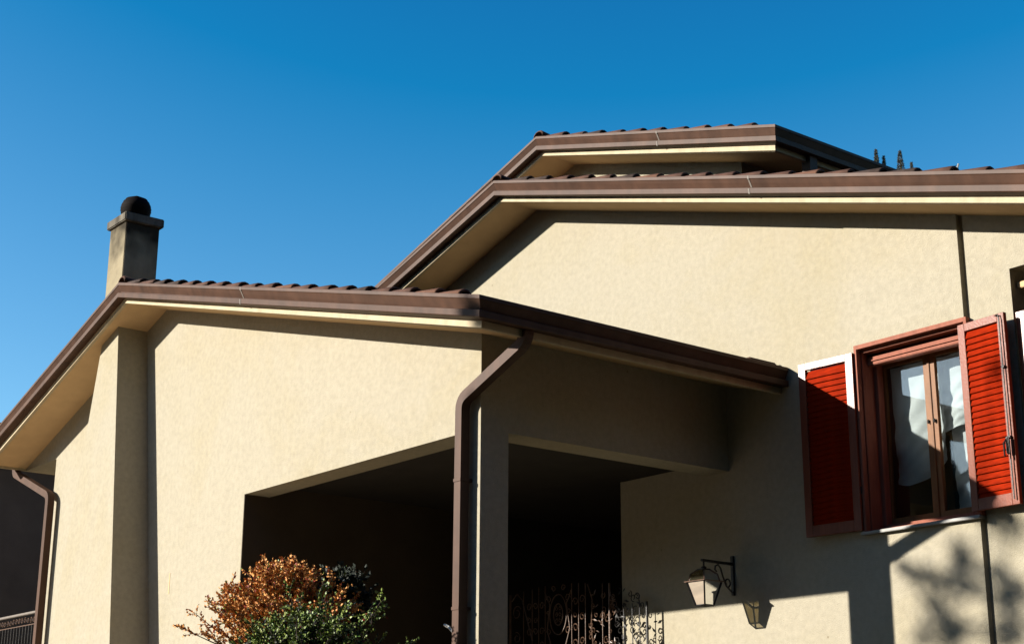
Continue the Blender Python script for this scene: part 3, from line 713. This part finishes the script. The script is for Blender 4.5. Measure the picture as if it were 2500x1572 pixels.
shrub('dark_shrub', 'dark leaved shrub top in shade behind the orange and green shrubs', (-12.92, 7.95, 2.82), 28, .56,
      lambda d: 1.15 if d.z > .6 else .6, .05, [LEAFD, LEAFG], lambda r, d, t: (1 if r.random() < .06 else 0), 23, ups=0.35)

# ------------------------------------------------------------------ street tree that throws the dappled shade on the window wall
tt = empty('street_tree', (-17.4, -6.1, 0), 'tall loose crowned tree on the street whose shade dapples the window wall', 'tree')
rr = random.Random(42)
bt_, bl = B(), B()
O_ = Vector((17.4, 6.1, 0)); SV = Vector((0.6225, 1.0, -0.4252))
PATCHES = [(-8.853, 12, 3.35, 0.121), (-8.621, 12, 3.414, 0.127), (-9.023, 12, 3.415, 0.076), (-8.878, 12, 3.072, 0.142), (-9.069, 12, 2.891, 0.097), (-8.81, 12, 2.826, 0.103), (-8.479, 12, 3.279, 0.088), (-8.121, 12, 3.211, 0.162), (-8.175, 12, 2.875, 0.161), (-9.267, 12, 3.55, 0.035), (-9.158, 12, 3.489, 0.046), (-8.62, 12, 3.665, 0.038), (-8.554, 12, 3.557, 0.037), (-8.062, 12, 3.787, 0.096), (-8.217, 12, 3.868, 0.06), (-8.293, 12, 3.408, 0.059), (-8.711, 12, 2.93, 0.081), (-7.986, 11.94, 5.206, 0.062), (-10.836, 7.92, 5.7, 0.078), (-10.662, 7.92, 5.685, 0.054), (-10.807, 7.97, 5.555, 0.047)]
clusters = []
for x, y, z, r in PATCHES:       # leaf clumps of the crown, found along the sun's rays from the patches of shade
    t = (y - 12) + rr.uniform(15.0, 18.0); clusters.append((Vector((x, y, z)) - SV * t + O_, r * 1.05))
for k in range(40):              # the rest of the crown
    a_ = rr.uniform(0, 2 * pi); q = sqrt(rr.random()) * 2.3
    x, z = -4.9 + q * cos(a_), 4.3 + q * 1.1 * sin(a_)
    if x < -6.7: continue
    clusters.append((Vector((x, 12, z)) - SV * rr.uniform(15.0, 19.0) + O_, rr.uniform(.15, .3)))
trunk_pts = [Vector(p) for p in ((0, 0, 0), (.05, 0, 2.5), (0.0, .05, 5), (-.05, .1, 8), (-.1, .2, 10.2))]
tube(bt_, trunk_pts, [.24, .19, .16, .12, .07], 10)
nodes = trunk_pts[2:]
for c, r in sorted(clusters, key=lambda q: (q[0] - trunk_pts[3]).length):
    a_ = min(nodes, key=lambda q: (q - c).length + 0.3 * abs(q.z - c.z)); mid = (a_ + c) * .5 + Vector((rr.gauss(0, .06), rr.gauss(0, .06), -.05))
    tube(bt_, [a_, mid, c], [.028, .018, .008], 5); nodes.append(c)
    n = int(28 + 2900 * r * r)
    for k in range(n):
        v = Vector((rr.gauss(0, 1), rr.gauss(0, 1), rr.gauss(0, 1))) * r * .55
        ld = Vector((rr.gauss(0, 1), rr.gauss(0, 1), rr.gauss(0, 1))).normalized() * .085
        s_ = ld.cross(Vector((rr.gauss(0, 1), rr.gauss(0, 1), rr.gauss(0, 1)))).normalized() * .032
        leaf_quad(bl, c + v, ld, s_, 0)
o = new_obj('trunk', bt_, BARK); o.parent = tt
o = new_obj('crown', bl, LEAFG); o.parent = tt

# ------------------------------------------------------------------ tall dark evergreens out of frame, added to block sky light and deepen shade
blocker_bm = B(); rw = random.Random(9)
spots = [(-9 + i * 2.6, -13.5 + rw.uniform(-1, 1)) for i in range(12)] + [(18 + rw.uniform(-1, 1), -12 + i * 2.7) for i in range(14)] + [(13.5 - i * 0.2, 22 + i * 2.5) for i in range(5)] + [(-62 + i * 3.0, -44 + rw.uniform(-2, 2)) for i in range(18)] + [(-40 - i * 1.5, -6 + i * 2.6) for i in range(6)]
for (x, y) in spots:
    H = rw.uniform(19, 24) if y > -30 else rw.uniform(16, 19); seg, rings = 14, 16; prev = None
    for k in range(rings + 1):
        t = k / rings; R = 2.0 * (sin(pi * min(1, (t * .9 + .12))) ** .6) * rw.uniform(.85, 1.12) * (1 if t < .97 else .1)
        ring = [blocker_bm.verts.new((x + R * rw.uniform(.82, 1.15) * cos(2 * pi * j / seg), y + R * rw.uniform(.82, 1.15) * sin(2 * pi * j / seg), .3 + H * t)) for j in range(seg)]
        if prev:
            for j in range(seg): blocker_bm.faces.new((prev[j], prev[(j + 1) % seg], ring[(j + 1) % seg], ring[j]))
        prev = ring
new_obj('sky_blocking_evergreens', blocker_bm, LEAFD, kind='stuff', label='unseen dark evergreens added to block sky light', category='light_blocker')
